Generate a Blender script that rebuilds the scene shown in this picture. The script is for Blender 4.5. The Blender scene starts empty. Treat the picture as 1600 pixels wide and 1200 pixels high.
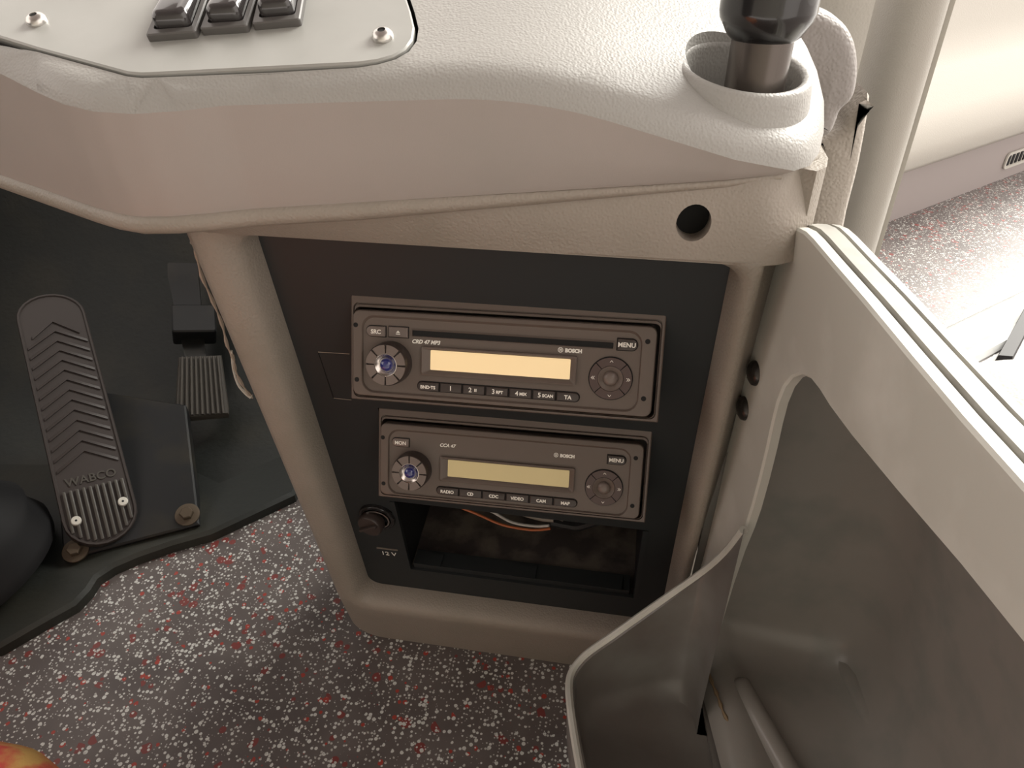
import bpy, bmesh, math, random
from mathutils import Vector, Matrix, geometry
random.seed(7)
# ---------------------------------------------------------------- camera, world, light
F = 1130.0                                   # focal length in pixels of the 1600 px wide frame
def nrm(v): return v.normalized()
_down = nrm(Vector((28, 1600, 1130)))        # gravity seen from the camera
_x = Vector((.985, .07, -.16)); _x = nrm(_x - _x.dot(_down)*_down)
_z = -_down; _y = _z.cross(_x)
MW = Matrix((_x, _y, _z))                    # camera (x right, y down, z forward) -> world
CAM = -(MW @ Vector((-.098, -.0545, .4375)))
scene = bpy.context.scene
COL = scene.collection
cd = bpy.data.cameras.new('camera'); cam = bpy.data.objects.new('camera', cd); COL.objects.link(cam)
cd.sensor_width = 36; cd.lens = F*36/1600; cd.clip_start = .01
R = Matrix((MW @ Vector((1, 0, 0)), MW @ Vector((0, -1, 0)), MW @ Vector((0, 0, -1)))).transposed()
cam.matrix_world = Matrix.Translation(CAM) @ R.to_4x4()
scene.camera = cam
scene.view_settings.view_transform = 'Standard'; scene.view_settings.look = 'None'
scene.view_settings.gamma = 1; scene.view_settings.use_curve_mapping = False
scene.view_settings.exposure = 0.78
w = bpy.data.worlds.new('world'); scene.world = w; w.use_nodes = True
bg = w.node_tree.nodes['Background']; bg.inputs[0].default_value = (1.0, .905, .835, 1); bg.inputs[1].default_value = 1.1
sl = bpy.data.lights.new('daylight', 'SUN'); sl.energy = 4.3; sl.angle = math.radians(36); sl.color = (1, .97, .9)
sun = bpy.data.objects.new('daylight', sl); COL.objects.link(sun)
sun.rotation_euler = Vector((.55, .62, .60)).to_track_quat('Z', 'Y').to_euler()
FZ = -.42                                    # floor height (the upper radio's top corner is the origin)

# ---------------------------------------------------------------- pixel helpers
def ray(px, py): return MW @ Vector(((px-800)/F, (py-600)/F, 1))
def hit(px, py, P, N):
    r = ray(px, py); N = Vector(N); return CAM + r*((Vector(P)-CAM).dot(N)/r.dot(N))
def zp(px, py, z): return hit(px, py, (0, 0, z), (0, 0, 1))
def yp(px, py, y): return hit(px, py, (0, y, 0), (0, 1, 0))
def dep(px, py, Z): return CAM + ray(px, py)*Z
PN = Vector((0, -.98945, -.14487)); PV = Vector((0, -.14487, .98945))
def P3(u, v, w_=0): return Vector((u, 0, 0)) + PV*v + PN*w_          # radio panel coordinates
def pan(px, py, w_=0):
    p = hit(px, py, PN*w_, PN); return p.x, p.dot(PV)

# ---------------------------------------------------------------- materials
def mat(name, col, rough=.5, metal=0, bump=None, var=None, spec=.5, coat=0):
    m = bpy.data.materials.new(name); m.use_nodes = True; nt = m.node_tree; N = nt.nodes; L = nt.links
    b = N['Principled BSDF']; b.inputs['Base Color'].default_value = (*col, 1)
    b.inputs['Roughness'].default_value = rough; b.inputs['Metallic'].default_value = metal
    b.inputs['Specular IOR Level'].default_value = spec; b.inputs['Coat Weight'].default_value = coat
    tc = N.new('ShaderNodeTexCoord')
    if bump:
        kind, sc, st, dist = bump
        t = N.new('ShaderNodeTexVoronoi' if kind == 'v' else 'ShaderNodeTexNoise'); t.inputs['Scale'].default_value = sc
        if kind == 'v': t.feature = 'SMOOTH_F1'
        L.new(tc.outputs['Object'], t.inputs['Vector'])
        bp = N.new('ShaderNodeBump'); bp.inputs['Strength'].default_value = st; bp.inputs['Distance'].default_value = dist
        L.new(t.outputs[0], bp.inputs['Height']); L.new(bp.outputs[0], b.inputs['Normal'])
    if var:
        sc, col2, lo, hi = var
        t = N.new('ShaderNodeTexNoise'); t.inputs['Scale'].default_value = sc; t.inputs['Detail'].default_value = 5
        L.new(tc.outputs['Object'], t.inputs['Vector'])
        r = N.new('ShaderNodeValToRGB'); r.color_ramp.elements[0].position = lo; r.color_ramp.elements[1].position = hi
        r.color_ramp.elements[0].color = (*col, 1); r.color_ramp.elements[1].color = (*col2, 1)
        L.new(t.outputs[0], r.inputs[0]); L.new(r.outputs[0], b.inputs['Base Color'])
    return m
def speckle(name):
    m = bpy.data.materials.new(name); m.use_nodes = True; nt = m.node_tree; N = nt.nodes; L = nt.links
    b = N['Principled BSDF']; b.inputs['Roughness'].default_value = .42
    tc = N.new('ShaderNodeTexCoord')
    nz = N.new('ShaderNodeTexNoise'); nz.inputs['Scale'].default_value = 14; nz.inputs['Detail'].default_value = 3
    L.new(tc.outputs['Object'], nz.inputs['Vector'])
    rp = N.new('ShaderNodeValToRGB'); L.new(nz.outputs[0], rp.inputs[0])
    rp.color_ramp.elements[0].position = .35; rp.color_ramp.elements[1].position = .7
    rp.color_ramp.elements[0].color = (.095, .08, .077, 1); rp.color_ramp.elements[1].color = (.145, .125, .118, 1)
    def chips(scale, size, keep, off):
        mp = N.new('ShaderNodeMapping'); mp.inputs['Location'].default_value = (off, off*.7, 0)
        L.new(tc.outputs['Object'], mp.inputs[0])
        v = N.new('ShaderNodeTexVoronoi'); v.voronoi_dimensions = '2D'; v.inputs['Scale'].default_value = scale
        L.new(mp.outputs[0], v.inputs['Vector'])
        sep = N.new('ShaderNodeSeparateColor'); L.new(v.outputs['Color'], sep.inputs[0])
        sz = N.new('ShaderNodeMath'); sz.operation = 'MULTIPLY'; sz.inputs[1].default_value = size; L.new(sep.outputs[1], sz.inputs[0])
        c1 = N.new('ShaderNodeMath'); c1.operation = 'LESS_THAN'; L.new(v.outputs['Distance'], c1.inputs[0]); L.new(sz.outputs[0], c1.inputs[1])
        c2 = N.new('ShaderNodeMath'); c2.operation = 'LESS_THAN'; L.new(sep.outputs[0], c2.inputs[0]); c2.inputs[1].default_value = keep
        mu = N.new('ShaderNodeMath'); mu.operation = 'MULTIPLY'; L.new(c1.outputs[0], mu.inputs[0]); L.new(c2.outputs[0], mu.inputs[1])
        return mu.outputs[0]
    prev = rp.outputs[0]
    for sc, sz, kp, off, c in ((100, .6, .13, .3, (.2, .045, .04)), (190, .55, .06, 1.7, (.36, .05, .035)), (240, .48, .40, 5.1, (.62, .63, .6)), (340, .42, .3, 9.3, (.5, .5, .47))):
        mx = N.new('ShaderNodeMix'); mx.data_type = 'RGBA'
        L.new(chips(sc, sz, kp, off), mx.inputs[0]); L.new(prev, mx.inputs[6]); mx.inputs[7].default_value = (*c, 1); prev = mx.outputs[2]
    L.new(prev, b.inputs['Base Color'])
    return m
M = {}
M['leather'] = mat('grained_grey_plastic', (.35, .342, .322), .45, bump=('v', 800, .4, .0006), spec=.45)
M['fascia'] = mat('smooth_grey_plastic', (.36, .32, .295), .5, bump=('n', 1500, .12, .0004), var=(9, (.33, .3, .275), .4, .7))
M['house'] = mat('warm_grey_grained_plastic', (.30, .262, .222), .5, bump=('v', 700, .45, .0007), var=(14, (.25, .225, .185), .45, .75))
M['black'] = mat('black_panel_plastic', (.021, .024, .025), .45, bump=('n', 900, .1, .0003), spec=.4)
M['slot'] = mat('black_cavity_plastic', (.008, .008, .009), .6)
M['tarn'] = mat('dusty_metal_strip', (.13, .11, .09), .55, var=(40, (.05, .04, .038), .4, .6))
M['radio'] = mat('radio_charcoal_plastic', (.125, .096, .08), .42, bump=('n', 1400, .15, .0003))
M['radio_frame'] = mat('radio_frame_plastic', (.11, .082, .068), .36, bump=('n', 700, .1, .0003))
M['button'] = mat('radio_button_plastic', (.045, .033, .029), .35)
M['ring'] = mat('radio_key_ring', (.075, .045, .04), .4)
M['hole'] = mat('hole_black', (.004, .004, .004), .8)
M['print'] = mat('white_print', (.9, .87, .8), .5)
M['chrome'] = mat('satin_chrome', (.62, .57, .53), .22, 1)
M['knobseg'] = mat('knob_segment', (.17, .135, .118), .32)
M['blue'] = mat('blue_gloss', (.02, .025, .16), .1, coat=1)
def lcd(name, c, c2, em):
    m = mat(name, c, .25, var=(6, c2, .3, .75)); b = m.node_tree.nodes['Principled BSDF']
    b.inputs['Emission Color'].default_value = (*c, 1); b.inputs['Emission Strength'].default_value = em; return m  # emission added: unlit displays glow to imitate the daylight they reflect
M['lcd1'] = lcd('amber_display_glow', (.80, .60, .33), (.86, .66, .38), .3)
M['lcd2'] = lcd('olive_display_glow', (.52, .42, .21), (.58, .47, .24), .12)
M['gloss'] = mat('gloss_black_paint', (.012, .011, .011), .2, coat=.4)
M['satin'] = mat('satin_black_tube', (.10, .085, .075), .27, .7)
M['steel'] = mat('screw_steel', (.62, .6, .57), .28, 1)
M['zinc'] = mat('zinc_screw', (.75, .73, .66), .4, .2)
M['strip'] = mat('coarse_grained_beige', (.38, .345, .30), .5, bump=('v', 480, .6, .0011))
M['rocker'] = mat('rocker_gloss', (.03, .027, .027), .14, coat=.6)
M['plate'] = mat('grey_plate', (.30, .30, .28), .38, var=(18, (.35, .35, .33), .35, .7))
M['swframe'] = mat('switch_frame', (.10, .095, .09), .4)
M['bin'] = mat('scuffed_grey_sheet', (.53, .525, .475), .4, var=(22, (.63, .625, .575), .47, .72), bump=('n', 300, .06, .0004))
M['binedge'] = mat('pale_sheet_edge', (.42, .41, .37), .45, var=(50, (.34, .33, .3), .45, .65))
M['liner'] = mat('dark_grey_liner', (.29, .272, .25), .27, var=(26, (.24, .238, .22), .45, .7), bump=('n', 600, .08, .0003))
M['tray'] = mat('dark_tray', (.15, .135, .122), .3, var=(20, (.2, .195, .18), .4, .7))
M['rivet'] = mat('rivet_black', (.05, .045, .042), .25, .6)
M['pillar'] = mat('pillar_cover', (.36, .34, .30), .5, bump=('v', 600, .35, .0009))
M['seal'] = mat('seal_strip', (.55, .53, .48), .4)
M['cream'] = mat('cream_panel', (.5, .48, .43), .45, bump=('v', 500, .25, .0008))
M['skirt'] = mat('mauve_skirt', (.36, .32, .31), .5)
M['flap'] = mat('grey_leather_flap', (.27, .25, .235), .5, bump=('v', 480, .55, .001))
M['alu'] = mat('aluminium_strip', (.42, .43, .42), .45, .3, var=(30, (.52, .53, .52), .4, .7))
M['cover'] = mat('pale_grained_cover', (.52, .51, .47), .55, bump=('v', 400, .4, .001))
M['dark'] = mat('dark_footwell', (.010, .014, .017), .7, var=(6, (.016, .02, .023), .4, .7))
M['mat'] = mat('rubber_mat', (.014, .017, .015), .6, var=(9, (.032, .031, .022), .45, .75), bump=('n', 120, .3, .002))
M['base'] = mat('pedal_plate', (.010, .011, .012), .5, var=(16, (.035, .03, .02), .5, .8))
M['tread'] = mat('pedal_rubber', (.042, .033, .030), .55)
M['rust'] = mat('rusty_bolt', (.10, .075, .05), .6, .3)
M['pad'] = mat('brake_pad_rubber', (.075, .068, .058), .5)
M['fabric'] = mat('red_fabric', (.75, .12, .09), .9, var=(42, (.8, .5, .16), .45, .62), bump=('n', 700, .3, .0005))
M['orange'] = mat('orange_wire', (.42, .11, .03), .4)
M['white'] = mat('white_wire', (.5, .48, .45), .4)
M['brownw'] = mat('grey_brown_wire', (.2, .17, .14), .45)
M['twig'] = mat('dry_twig', (.24, .17, .1), .8)
M['film'] = mat('torn_film', (.35, .3, .25), .2)
M['floor'] = speckle('speckled_vinyl')

# ---------------------------------------------------------------- mesh helpers
def obj(name, verts, faces, m=None, parent=None, smooth=True, ang=40):
    me = bpy.data.meshes.new(name); me.from_pydata([tuple(v) for v in verts], [], faces)
    bm = bmesh.new(); bm.from_mesh(me); bmesh.ops.recalc_face_normals(bm, faces=bm.faces); bm.to_mesh(me); bm.free()
    if m: me.materials.append(M[m] if isinstance(m, str) else m)
    if smooth: me.shade_smooth(); me.set_sharp_from_angle(angle=math.radians(ang))
    o = bpy.data.objects.new(name, me); COL.objects.link(o)
    if parent: o.parent = parent
    return o
def tag(o, label=None, cat=None, group=None, kind=None):
    if label: o['label'] = label
    if cat: o['category'] = cat
    if group: o['group'] = group
    if kind: o['kind'] = kind
    return o
def empty(name, loc, label, cat, rot=None, group=None):
    o = bpy.data.objects.new(name, None); COL.objects.link(o); o.empty_display_size = .02
    mw = rot.to_4x4() if rot else Matrix.Identity(4)
    mw.translation = Vector(loc); o.matrix_world = mw
    return tag(o, label, cat, group)
def loft(rings, cap0=True, cap1=True, closed=True):
    n = len(rings[0]); V = [Vector(p) for r in rings for p in r]; Fc = []
    for i in range(len(rings)-1):
        for j in range(n if closed else n-1):
            k = (j+1) % n; Fc.append((i*n+j, i*n+k, (i+1)*n+k, (i+1)*n+j))
    if cap0: Fc.append(tuple(range(n)))
    if cap1: Fc.append(tuple(range((len(rings)-1)*n, len(rings)*n)))
    return V, Fc
def merge(*parts):
    V = []; Fc = []
    for v, f in parts:
        o = len(V); V += list(v); Fc += [tuple(i+o for i in q) for q in f]
    return V, Fc
def rr(x0, y0, x1, y1, r, n=5, corners=(1, 1, 1, 1)):
    """rounded rectangle, y0 < y1, from lower left counter-clockwise; corners = ll, lr, ur, ul"""
    out = []
    for (cx, cy, a0), c in zip(((x0, y0, 180), (x1, y0, 270), (x1, y1, 0), (x0, y1, 90)), corners):
        q = r*c if c else 1e-5
        sx = 1 if cx == x0 else -1; sy = 1 if cy == y0 else -1
        for i in range(n+1):
            a = math.radians(a0+90*i/n); out.append((cx+sx*q+q*math.cos(a), cy+sy*q+q*math.sin(a)))
    return out
def z3(pts, z): return [Vector((p[0], p[1], z)) for p in pts]
def block(x0, y0, x1, y1, r, zs, n=5, corners=(1, 1, 1, 1)):
    """zs: list of (inset, z)"""
    return loft([z3(rr(x0+i, y0+i, x1-i, y1-i, max(r-i, .0002), n, corners), z) for i, z in zs])
def lathe(prof, n=32, cap0=True, cap1=True):
    return loft([[Vector((r*math.cos(2*math.pi*k/n), r*math.sin(2*math.pi*k/n), z)) for k in range(n)] for r, z in prof], cap0, cap1)
def xf(vf, mtx):
    return [mtx @ Vector(v) for v in vf[0]], vf[1]
def frame(o, z, x=None):
    z = nrm(Vector(z)); x = Vector(x) if x else (Vector((1, 0, 0)) if abs(z.x) < .9 else Vector((0, 1, 0)))
    x = nrm(x - x.dot(z)*z); y = z.cross(x); m = Matrix((x, y, z)).transposed().to_4x4(); m.translation = Vector(o); return m
def tube(path, rad, n=10, caps=True):
    path = [Vector(p) for p in path]; rings = []; t0 = nrm(path[1]-path[0])
    u = Vector((0, 0, 1)) if abs(t0.z) < .9 else Vector((1, 0, 0)); u = nrm(u - u.dot(t0)*t0)
    for i, p in enumerate(path):
        t = nrm(path[min(i+1, len(path)-1)]-path[max(i-1, 0)]); u = nrm(u - u.dot(t)*t); v = t.cross(u)
        r = rad[i] if isinstance(rad, (list, tuple)) else rad
        rings.append([p+(u*math.cos(2*math.pi*k/n)+v*math.sin(2*math.pi*k/n))*r for k in range(n)])
    return loft(rings, caps, caps)
def smooth_path(pts, n=8):
    pts = [Vector(p) for p in pts]; out = []
    for i in range(len(pts)-1):
        a, b, c, d = pts[max(i-1, 0)], pts[i], pts[i+1], pts[min(i+2, len(pts)-1)]
        for k in range(n):
            t = k/n; out.append(.5*((2*b)+(c-a)*t+(2*a-5*b+4*c-d)*t*t+(3*b-a-3*c+d)*t**3))
    return out+[pts[-1]]
def inside(p, poly):
    c = False; j = len(poly)-1
    for i in range(len(poly)):
        a, b = poly[i], poly[j]
        if (a[1] > p[1]) != (b[1] > p[1]) and p[0] < (b[0]-a[0])*(p[1]-a[1])/(b[1]-a[1])+a[0]: c = not c
        j = i
    return c
def dseg(p, poly):
    best = 9; q = Vector((p[0], p[1]))
    for i in range(len(poly)):
        a = Vector(poly[i][:2]); b = Vector(poly[(i+1) % len(poly)][:2]); ab = b-a; l = ab.length_squared
        t = 0 if l < 1e-14 else max(0, min(1, (q-a).dot(ab)/l)); best = min(best, (q-a-ab*t).length)
    return best
def offset_in(poly, d):
    out = []; n = len(poly)                    # poly counter-clockwise
    for i in range(n):
        a, b, c = Vector(poly[i-1][:2]), Vector(poly[i][:2]), Vector(poly[(i+1) % n][:2])
        e1 = nrm(b-a); e2 = nrm(c-b); n1 = Vector((-e1.y, e1.x)); n2 = Vector((-e2.y, e2.x)); m = n1+n2
        m = m/max(m.length, .3); k = d/max(m.dot(n1), .5); out.append((b.x+m.x*k, b.y+m.y*k))
    return out
def patch(outline, holes, step, insets=()):
    """triangulated flat region with holes, dense rows along its edge"""
    V = []; E = []; loops = [outline]+list(holes)
    for lp in loops:
        o = len(V); V += [Vector(p[:2]) for p in lp]; E += [(o+i, o+(i+1) % len(lp)) for i in range(len(lp))]
    last = insets[-1] if insets else 0
    for d in insets:
        for p in offset_in(outline, d):
            if inside(p, outline) and dseg(p, outline) > d*.6 and not any(inside(p, h) or dseg(p, h) < step*.4 for h in holes): V.append(Vector(p))
    xs = [p[0] for p in outline]; ys = [p[1] for p in outline]; y = min(ys)+step/2; k = 0
    while y < max(ys):
        x = min(xs)+step/2*(1+k % 2)
        while x < max(xs):
            p = (x, y)
            if inside(p, outline) and dseg(p, outline) > last+step*.5 and not any(inside(p, h) or dseg(p, h) < step*.5 for h in holes): V.append(Vector(p))
            x += step
        y += step*.87; k += 1
    r = geometry.delaunay_2d_cdt(V, E, [], 0, 1e-6)
    vs = r[0]; fs = []
    for f in r[2]:
        c = sum((vs[i] for i in f), Vector((0, 0)))/len(f)
        if inside(c, outline) and not any(inside(c, h) for h in holes): fs.append(tuple(f))
    return vs, fs
def circle(cx, cy, r, n=32, sy=1): return [(cx+r*math.cos(2*math.pi*k/n), cy+r*sy*math.sin(2*math.pi*k/n)) for k in range(n)]
def text(s, size, parent, mtx, m='print', shear=0, depth=.00012, align='LEFT', bold=0, name='lettering'):
    c = bpy.data.curves.new('t', 'FONT'); c.body = s; c.size = size; c.extrude = depth; c.shear = shear; c.align_x = align; c.offset = bold
    c.resolution_u = 3
    t = bpy.data.objects.new('t', c); COL.objects.link(t)
    bpy.context.view_layer.update()
    me = bpy.data.meshes.new_from_object(t.evaluated_get(bpy.context.evaluated_depsgraph_get()))
    bpy.data.objects.remove(t); me.transform(mtx); me.materials.clear(); me.materials.append(M[m]); me.name = name
    o = bpy.data.objects.new(name, me); COL.objects.link(o); o.parent = parent; return o
T = Matrix.Translation

# ================================================================ THE SETTING
v = [(-1.3, -.9, FZ), (2.6, -.9, FZ), (2.6, 3.0, FZ), (-1.3, 3.0, FZ)]
tag(obj('floor', v+[(a, b, FZ-.03) for a, b, _ in v], [(0, 1, 2, 3), (4, 5, 6, 7), (0, 1, 5, 4), (1, 2, 6, 5), (2, 3, 7, 6), (3, 0, 4, 7)], 'floor', smooth=False),
    'grey vinyl floor flecked with white and red chips', kind='structure')
# sloping toe board and front bulkhead of the footwell
foot = [zp(-500, 790, FZ), zp(60, 800, FZ), zp(268, 800, FZ), zp(330, 832, FZ), zp(460, 772, FZ), zp(560, 725, FZ)]
rows = []
for (a, b) in ((0, 0), (.02, .010), (.22, .035), (.42, .20), (.48, .36), (.49, .50)):
    rows.append([p + Vector((-.3*a, .95*a, b)) for p in foot])
vv, ff = loft(rows, False, False, False)
tag(obj('wall_front', vv, ff, 'mat'), 'dark green-black toe board rising behind the pedals', kind='structure')
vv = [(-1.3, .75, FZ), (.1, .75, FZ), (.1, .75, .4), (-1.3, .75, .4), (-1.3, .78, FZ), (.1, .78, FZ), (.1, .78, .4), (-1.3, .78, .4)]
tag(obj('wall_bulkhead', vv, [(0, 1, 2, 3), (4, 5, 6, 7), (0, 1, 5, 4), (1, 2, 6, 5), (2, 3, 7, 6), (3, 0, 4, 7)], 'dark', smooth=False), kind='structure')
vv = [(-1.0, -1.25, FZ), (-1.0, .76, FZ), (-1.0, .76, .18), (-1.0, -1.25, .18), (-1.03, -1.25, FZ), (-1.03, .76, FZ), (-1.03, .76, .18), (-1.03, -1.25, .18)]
tag(obj('wall_left_unseen', vv, [(0, 1, 2, 3), (4, 5, 6, 7), (0, 1, 5, 4), (1, 2, 6, 5), (2, 3, 7, 6), (3, 0, 4, 7)], 'dark', smooth=False), kind='structure')  # unseen side wall, its height chosen for the light it lets in

# unseen cabin shell round the driver's place, added to shape the daylight: roof and rear partition, open to windscreen, side window and entrance
def slab(name, x0, y0, z0, x1, y1, z1, m, lab=None):
    vv = [(x, y, z) for z in (z0, z1) for x, y in ((x0, y0), (x1, y0), (x1, y1), (x0, y1))]
    return tag(obj(name, vv, [(0, 1, 2, 3), (4, 5, 6, 7), (0, 1, 5, 4), (1, 2, 6, 5), (2, 3, 7, 6), (3, 0, 4, 7)], m, smooth=False), lab, kind='structure')
slab('ceiling_unseen', -1.3, -1.3, 1.25, .75, .55, 1.30, 'skirt')
slab('wall_rear_unseen', -1.3, -1.3, FZ, .9, -1.25, 1.25, 'pillar')
slab('wall_centre_blocker', .225, .165, FZ, .245, .78, .075, 'dark')  # unseen slab added to stop light leaking into the footwell
slab('wall_front_right_blocker', .05, .75, FZ, .245, .78, .075, 'dark')  # second unseen slab added against the same light leak
# entrance side: lower door panel, skirting, sill strip
A = zp(1375, 350, FZ); B = zp(1600, 265, FZ); dAB = nrm(B-A); nAB = Vector((dAB.y, -dAB.x, 0))   # nAB faces the viewer
if nAB.y > 0: nAB = -nAB
prof = [(-.02, 0), (.0, 0), (.0, .115), (.006, .12), (.03, .124), (.045, .14), (.05, .18), (.03, .24), (-.02, .30), (-.05, .36), (-.055, .5), (-.09, .5)]
def wall_sweep(pr, a, b):
    return loft([[p+nAB*q[0]+Vector((0, 0, q[1])) for q in pr] for p in (A+dAB*a, A+dAB*b)], True, True)
wr = tag(obj('wall_right', *wall_sweep(prof[2:], -.5, 1.5), 'cream'), 'pale moulded side panel beyond the entrance', kind='structure')
sk = tag(obj('baseboard_right', *wall_sweep([(-.03, 0), (.004, 0), (.004, .118), (-.03, .118)], -.5, 1.5), 'skirt', smooth=False), 'mauve grey skirting under the side panel', kind='structure')
fr = frame(hit(1590, 245, A+nAB*.005, nAB)-dAB*.0, nAB, dAB)
vt = empty('vent_grille', fr.translation, 'small dark grille with a pale rim set in the skirting', 'vent', fr.to_3x3())
obj('rim', *loft([z3(rr(-.06, -.02, .12, .02, .012), 0), z3(rr(-.06, -.02, .12, .02, .012), .004), z3(rr(-.054, -.014, .114, .014, .008), .004), z3(rr(-.054, -.014, .114, .014, .008), .001)], True, True), 'seal', vt)
for k in range(9):
    obj('slat', *xf(block(-.005, -.012, .005, .012, .002, [(0, .001), (0, .003), (.001, .0035)], 2), T((-.044+k*.0185, 0, 0))), 'slot', vt)
fr = frame(hit(1383, 321, A+nAB*.005, nAB), nAB, dAB)
hk = obj('skirting_socket', *xf(merge(block(-.012, -.02, .012, .02, .004, [(0, 0), (0, .003), (.001, .004)]), block(-.006, -.014, .006, .014, .003, [(0, .004), (0, .005)])), fr), 'rust')
tag(hk, 'tiny dark brown fitting on the skirting beside the tall pillar', 'fitting')
# sill strip
s0 = zp(1440, 533, FZ); s1 = zp(1600, 456, FZ); sd = nrm(s1-s0); sn = Vector((sd.y, -sd.x, 0))
if sn.y > 0: sn = -sn
strip = [(.0, 0), (.0, .004), (.004, .007), (.006, .005), (.055, .005), (.06, .009), (.078, .009), (.085, .003), (.085, 0)]
tag(obj('trim_1', *loft([[p+sn*q[0]+Vector((0, 0, q[1])) for q in strip] for p in (s0-sd*.3, s1+sd*.6)]), 'alu'), 'scuffed aluminium sill strip across the entrance floor', kind='structure')
# pillar at the entrance
pl = .505; pr_ = .045
ring = lambda z: [Vector((pl+pr_*math.cos(a), .80+.06*math.sin(a), z)) for a in [2*math.pi*k/40 for k in range(40)]]
pillar = empty('door_pillar', (pl, .8, FZ), 'tall beige padded pillar between the dashboard and the entrance floor', 'pillar')
inv = pillar.matrix_world.inverted()
o = obj('cover', *loft([ring(FZ), ring(.0), ring(.9)]), 'pillar', pillar); o.matrix_parent_inverse = inv
o = obj('seal', *loft([[Vector((x, y, z)) for x, y in ((.548, .79), (.556, .785), (.56, .80), (.556, .83), (.548, .83))] for z in (FZ, .9)]), 'seal', pillar); o.matrix_parent_inverse = inv

# side wall trim behind the post
vv, ff = loft([[Vector((x, y, z)) for x, y in ((.27, .43), (.33, .405), (.362, .41), (.368, .44), (.36, .5), (.27, .5))] for z in (-.12, .07, .5)])
trim2 = obj('trim_2', vv, ff, 'cream'); tag(trim2, 'pale moulded side trim behind the black post', kind='structure')

# ================================================================ DASHBOARD COVER
def fasc_y(x): return -.057+.12*(x+.08)
def zbot(x): return .0683+.068*(max(x, -.08)+.08)
out = [(-.62, .166), (-.40, .073), (-.205, -.009), (-.152, -.032), (-.114, -.0485), (-.097, -.055), (-.08, -.0585), (-.06, -.0585), (-.04, -.055)]
out += [(x, fasc_y(x)) for x in [-.02+.012*i for i in range(20)]]
out += [(.226, -.0175), (.236, -.0145), (.244, -.007), (.2495, .004), (.253, .018), (.2545, .034), (.253, .05), (.249, .066), (.242, .081), (.232, .096), (.22, .112), (.20, .14), (.17, .19), (.13, .28), (.10, .42), (-.62, .42)]
out = [(x, y-.006*max(0, min(1, (.05-y)/.05))) for x, y in out]     # the fascia leans out a little at its top
def smin(a, b, k):
    h = max(k-abs(a-b), 0)/k; return min(a, b)-h*h*k*.25
def Hd(x, y):
    a = .1325-.022*(x+.07)+.40*(y+.06); b = .1385+.40*(y+.033)-.345*(x-.118)
    return smin(a, b, .012)
dash = empty('dashboard', (-.05, .1, .08), 'grey grained dashboard with a smooth front fascia and overhanging edge', 'dashboard')
dinv = dash.matrix_world.inverted()
def solve_top(px, py, dz=0):
    z = .125
    for _ in range(60):
        p = zp(px, py, z); z = z+.3*(Hd(p.x, p.y)+dz-z)
    return zp(px, py, z)
PC = solve_top(1178, 135)                      # post centre on the dashboard
HC = (PC.x-.006, PC.y+.006); HR = .0275
hole = circle(HC[0], HC[1], HR, 40)
RD = .010
# switch panel outline, sunk into the cover
ga, gb = .048, -.40
dn = nrm(Vector((.022, -.40, 1)))
ex = nrm(Vector((1, .38, 0))); ex = nrm(ex-ex.dot(dn)*dn)
sc_ = solve_top(300, 90)-dn*.0016
sw = empty('switch_panel', sc_, 'flat grey plate with rocker switches screwed onto the dashboard top', 'switch panel', frame((0, 0, 0), dn, ex).to_3x3())
bpy.context.view_layer.update()
swi = sw.matrix_world.inverted()
def onp(px, py, h=0):
    p = hit(px, py, sc_+dn*h, dn); q = swi @ p; return (q.x, q.y)
pts = [onp(-120, 22, .002), onp(60, 78, .002), onp(200, 116, .002), onp(222, 118, .002), onp(245, 117, .002), onp(420, 108, .002), onp(560, 101, .002), onp(590, 97, .002), onp(615, 90, .002), onp(634, 79, .002), onp(645, 64, .002), onp(648, 45, .002), onp(642, 20, .002), onp(632, -10, .002), onp(560, -80, .002), onp(-60, -90, .002)]
rec = [(sw.matrix_world @ Vector((p[0], p[1], 0))) for p in offset_in(pts, -.0016)]
vs, fs = patch(out, [hole, [(p.x, p.y) for p in rec]], .0075, (.0006, .002, .0042, .007, .0105))
def topz(x, y, edge):
    d = dseg((x, y), edge); q = RD-min(d, RD); return Hd(x, y)-RD+math.sqrt(max(RD*RD-q*q, 0))
V = [Vector((p.x, p.y, topz(p.x, p.y, out))) for p in vs]
top = obj('top_cover', V, fs, 'leather', dash, ang=60); top.matrix_parent_inverse = dinv
# fascia: the wall under the edge (a finer run along the visible front)
fp = []
for i in range(len(out)-3):
    a, b = out[i], out[i+1]; n = 4
    fp += [(a[0]+(b[0]-a[0])*k/n, a[1]+(b[1]-a[1])*k/n) for k in range(n)]
fp.append(out[-3])
def zb_at(x, y):
    return zbot(x) if y < .0 or x < .2 else zbot(.245)+.15*max(y, 0)
rings = [[Vector((x, y, max(topz(x, y, out), zb_at(x, y)+.001))) for x, y in fp]]
ins = lambda d: offset_in(fp+[(.1, .42), (-.62, .42)], d)[:len(fp)]
i5, i9 = ins(.0025), ins(.0046)
for t, iq in ((.5, i5), (.93, i9)):
    rings.append([Vector((iq[k][0], iq[k][1], rings[0][k].z*(1-t)+t*zb_at(*fp[k]))) for k in range(len(fp))])
i1 = ins(.0058); rings.append([Vector((i1[k][0], i1[k][1], zb_at(*fp[k]))) for k in range(len(fp))])
i2 = ins(.015); rings.append([Vector((i2[k][0], i2[k][1], zb_at(*fp[k])+.002)) for k in range(len(fp))])
o = obj('fascia', *loft(rings, False, False, False), 'fascia', dash, ang=50); o.matrix_parent_inverse = dinv
# underside closing the footwell from above
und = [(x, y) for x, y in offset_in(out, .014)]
o = obj('underside', *loft([[Vector((x, y, zb_at(x, y)-.004)) for x, y in und], [Vector((x, y, zb_at(x, y)+.003)) for x, y in und]]), 'dark', dash, smooth=False); o.matrix_parent_inverse = dinv
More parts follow.
